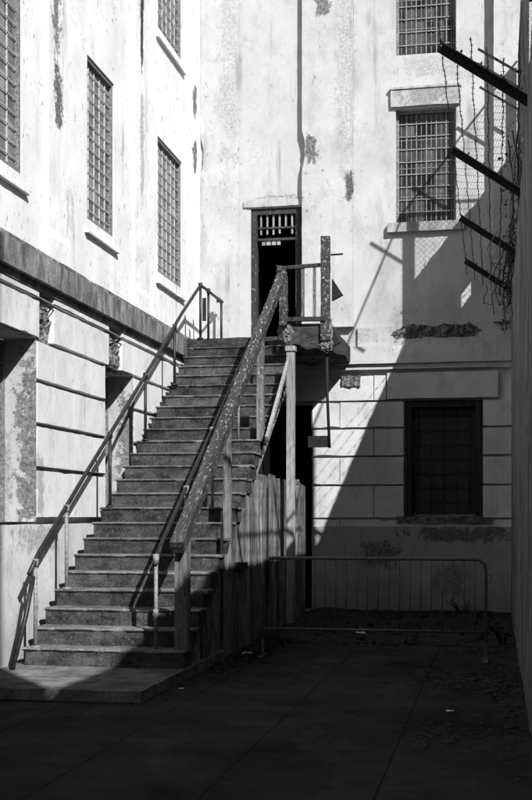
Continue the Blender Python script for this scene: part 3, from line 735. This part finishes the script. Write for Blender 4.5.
for i in range(22):
    yi = R.uniform(17.7, 19.6)
    strand(XP - R.uniform(.02, .2), yi, R.uniform(5.6, 5.95) if 18.35 < yi < 19.5 else R.uniform(5.7, 7.5), R.randint(4, 10), R.uniform(.1, .8), True)
for i in range(24): strand(R.uniform(.42, 1.2), 17.55 - R.uniform(0, .15), R.uniform(5.5, 6.9), R.randint(5, 13), R.uniform(.3, 1.1), False)
for c in range(14):
    ce = Vector((R.uniform(.4, 1.1), 17.5, R.uniform(5.6, 6.6)))
    for _ in range(45): leaf(ce + Vector((R.gauss(0,.22), R.gauss(0,.07), R.gauss(0,.2))), R.uniform(.025,.055))
s.build('stem', M_stem, IV, smooth=True); m.build('foliage', M_leaf, IV)
for i in range(7):
    p = Vector((R.uniform(.05, .28), R.uniform(14, 19), R.uniform(4.9, 5.2))); pts = [p]; m = MB()
    for j in range(R.randint(5, 11)): pts.append(pts[-1] + Vector((R.uniform(-.06,.04), R.uniform(-.05,.05), -R.uniform(.05,.13))))
    m.tube(pts, .006, 4)
    for q in pts[2::3]: m.tube([q, q+Vector((R.uniform(-.12,.12), 0, R.uniform(-.1,.05)))], .004, 4)
    m.build('tendril', M_stem, IV)

# ------------------------------------------------------------------ ground
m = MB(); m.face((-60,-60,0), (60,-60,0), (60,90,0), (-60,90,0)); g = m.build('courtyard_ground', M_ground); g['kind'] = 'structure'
m = MB(); m.rbox(-4.9, -2.99, 9.93, 13.2, -.02, ZP, 24, 36, 2, lambda p, u, v, w: (.012*nz3(p, 5)*(u == 1), (.012*nz3(p, 5, 3) if v == 0 else 0), .004*nz3(p, 3) - (.012*max(0, nz3(p, 6, 2)) if (v == 0 or u == 1) and w == 1 else 0)))
g = m.build('stair_foot_pavement', M_pad); g['kind'] = 'structure'
m = MB()
def dz(p, u, v, w):
    if w == 0: return (0, 0, 0)
    h = .004 + .10*max(0, v-.5)**1.2 + .05*max(0, nz3(p, 1.6, 3))*min(1, v*3) + .02*max(0, nz3(p, 6))
    h += .12*math.exp(-((p.x+2.75)/.28)**2)*(.5+.6*nz3(p, 1.5, 7))
    return (0, .12*nz3(p, 2, 9)*(v == 0), h)
m.rbox(-2.98, .29, 15.05, 19.93, -.02, .0, 40, 50, 1, dz); g = m.build('dirt_ground', M_dirt, smooth=True); g['kind'] = 'structure'
# leaf litter and crumbs of rubble
m = MB()
def litter(cx, cy, sx, sy, n_, r=.03):
    for _ in range(n_):
        p = Vector((R.gauss(cx, sx), R.gauss(cy, sy), .012+.02*R.random()))
        if p.x > .27 or p.y > 19.9: continue
        an = R.random()*6.3; t = Vector((math.cos(an), math.sin(an), R.uniform(-.4,.4)))*r*R.uniform(.4,1.2); b_ = Vector((-math.sin(an), math.cos(an), R.uniform(-.4,.4)))*r*.5
        m.face(p-t, p-b_, p+t, p+b_)
litter(-.15, 11.9, .28, .55, 420); litter(-.35, 8.7, .16, .35, 260, .022); litter(-.1, 14.6, .25, .5, 300); litter(-1.9, 15.0, .7, .25, 420)
litter(-2.75, 14.0, .14, 1.3, 600); litter(-1.2, 17., 1., 1.2, 500); litter(.12, 10.5, .1, 1.5, 300); litter(-4.2, 10.4, .5, .3, 25, .015); litter(-2.9, 10.6, .1, .7, 160, .02); litter(-1.6, 10.5, .9, 2.2, 260, .008); litter(-.66, 10.5, .03, 2., 120, .012); litter(-1.65, 11., .03, 2., 120, .012)
g = m.build('leaf_litter', M_dryleaf); g['kind'] = 'stuff'; g['label'] = 'dry leaves and crumbs drifted over the yard floor'
m = MB()
for _ in range(70):
    x_, y_ = R.uniform(-2.9, .2), R.uniform(15.0, 19.6)
    r_ = R.uniform(.012, .05); m.lump((x_, y_, .03+.06*max(0, (y_-17.5)/2.4)), (r_*1.3, r_, r_*.8), .5, 2., 8, 5)
for _ in range(60): r_ = R.uniform(.01, .03); m.lump((R.gauss(-2.8, .1), R.uniform(11.9, 15.), .01), (r_*1.3, r_, r_*.8), .5, 2., 8, 5)
g = m.build('rubble', M_dirt); g['kind'] = 'stuff'; g['label'] = 'small broken stones along the foot of the walls'
# scraps of paper
for i, (x_, y_, z_, sx, lab) in enumerate(((-1.72, 15.6, .07, .06, 'crumpled white paper scrap lying behind the crowd barrier'),
        (-.36, 9.9, .006, .03, 'white paper scrap alone on the open yard floor beside dry leaves'), (-2.76, 13.3, .04, .06, 'pale crumpled scrap at the foot of the plank fence'),
        (-2.85, 10.75, .006, .025, 'tiny white fleck of litter by the edge of the raised concrete pad'))):
    m = MB(); sd = i*5.
    m.rbox(-sx, sx, -sx*.6, sx*.6, 0, .006, 6, 4, 1, lambda p, u, v, w: (0, 0, .35*sx*(1+nz3(p, 22, sd))))
    th = MB(); th.v = [(a_+x_, b_+y_, c_+z_) for a_, b_, c_ in m.v]; th.f = m.f
    o = th.build('paper_scrap', M_paper, origin=(x_, y_, z_)); o['label'] = lab; o['category'] = 'litter'; o['group'] = 'scraps of paper on the ground'
# dry weeds
for (x_, y_, n_, h_, lab) in ((-2.6, 13.75, 16, .24, 'dry wispy weed growing at the foot of the plank fence near the barrier'), (.1, 15.3, 22, .3, 'dry weed tuft growing at the base of the concrete boundary wall'),
                              (-.5, 19.5, 20, .28, 'straggly weed growing against the end wall under the barred lower window')):
    W_ = thing('weed', (x_, y_, 0), lab, 'weed', 'dry weeds in the yard'); m = MB()
    for _ in range(n_):
        an = R.random()*6.3; l_ = h_*R.uniform(.5, 1.1); t = Vector((math.cos(an), math.sin(an), 0))
        q0 = Vector((x_, y_, .0)) + t*R.random()*.08; q1 = q0+t*l_*.25+Vector((0,0,l_*.6)); q2 = q1+t*l_*.4+Vector((0,0,l_*.3))
        m.tube([q0, q1, q2], [.005, .004, .002], 4)
        for q in (q1, (q1+q2)/2, q2): m.face(q, q+Vector((R.uniform(-.04,.04), R.uniform(-.04,.04), .02)), q+Vector((R.uniform(-.04,.04), R.uniform(-.04,.04), -.02)))
    m.build('stem', M_dryleaf, W_)

# ------------------------------------------------------------------ unseen blocks added beyond the frame and shaped to throw the shade
AN = thing('annex_shade_block', (6., 5., 0), 'unseen flat topped pale block added behind the boundary wall to shade the yard', 'building')
m = MB(); m.box(2.2, 9., 1.2, 9.7, -.05, 7.37); m.build('wall', M_plinth, AN)  # added shade caster, height set by the shadow edge on the stairs
TW = thing('corner_shade_block', (6., -4., 0), 'unseen tall pale wedge added at the near corner to shade the yard', 'building')
m = MB(); fp = [(2.21, 2.1), (2.21, -9.), (10.3, -9.), (2.9, 1.05)]  # added shade caster, slanted side runs along the sun direction
m.face(*[(x_, y_, 13.) for x_, y_ in fp]); m.face(*[(x_, y_, -.05) for x_, y_ in fp])
for i in range(4): (xa, ya), (xb, yb_) = fp[i], fp[(i+1) % 4]; m.face((xa, ya, -.05), (xb, yb_, -.05), (xb, yb_, 13.), (xa, ya, 13.))
m.build('wall', M_plinth, TW)

# ------------------------------------------------------------------ light, sky, camera
SUN = Vector((1., -1.3, 1.22)).normalized()
el = math.asin(SUN.z); az = math.atan2(SUN.x, SUN.y)
w = bpy.data.worlds.new('World'); sc.world = w; w.use_nodes = True; nt = w.node_tree
sky = nt.nodes.new('ShaderNodeTexSky'); sky.sky_type = 'NISHITA'; sky.sun_disc = False; sky.sun_elevation = el; sky.sun_rotation = az
bwn = nt.nodes.new('ShaderNodeSeparateColor'); bg = nt.nodes['Background']
nt.links.new(sky.outputs[0], bwn.inputs[0]); nt.links.new(bwn.outputs[0], bg.inputs[0]); bg.inputs[1].default_value = .05
ld = bpy.data.lights.new('sun', 'SUN'); ld.energy = 5.; ld.angle = math.radians(.5); ld.color = (1., 1., 1.)
lo = bpy.data.objects.new('sun', ld); COL.objects.link(lo); lo.rotation_euler = (-SUN).to_track_quat('-Z', 'Y').to_euler()
cd = bpy.data.cameras.new('camera'); cam = bpy.data.objects.new('camera', cd); COL.objects.link(cam)
cd.sensor_fit = 'VERTICAL'; cd.sensor_height = 36.; cd.lens = 54.; cd.shift_y = 117/800; cd.clip_start = .05; cd.clip_end = 500
cam.location = (0, 0, 1.6); cam.rotation_euler = (math.pi/2, 0, math.atan(229/1200))
sc.camera = cam
vs = sc.view_settings; vs.view_transform = 'Standard'; vs.look = 'None'; vs.gamma = 1; vs.use_curve_mapping = False; vs.exposure = .48
sc.cycles.max_bounces = 4; sc.cycles.diffuse_bounces = 2
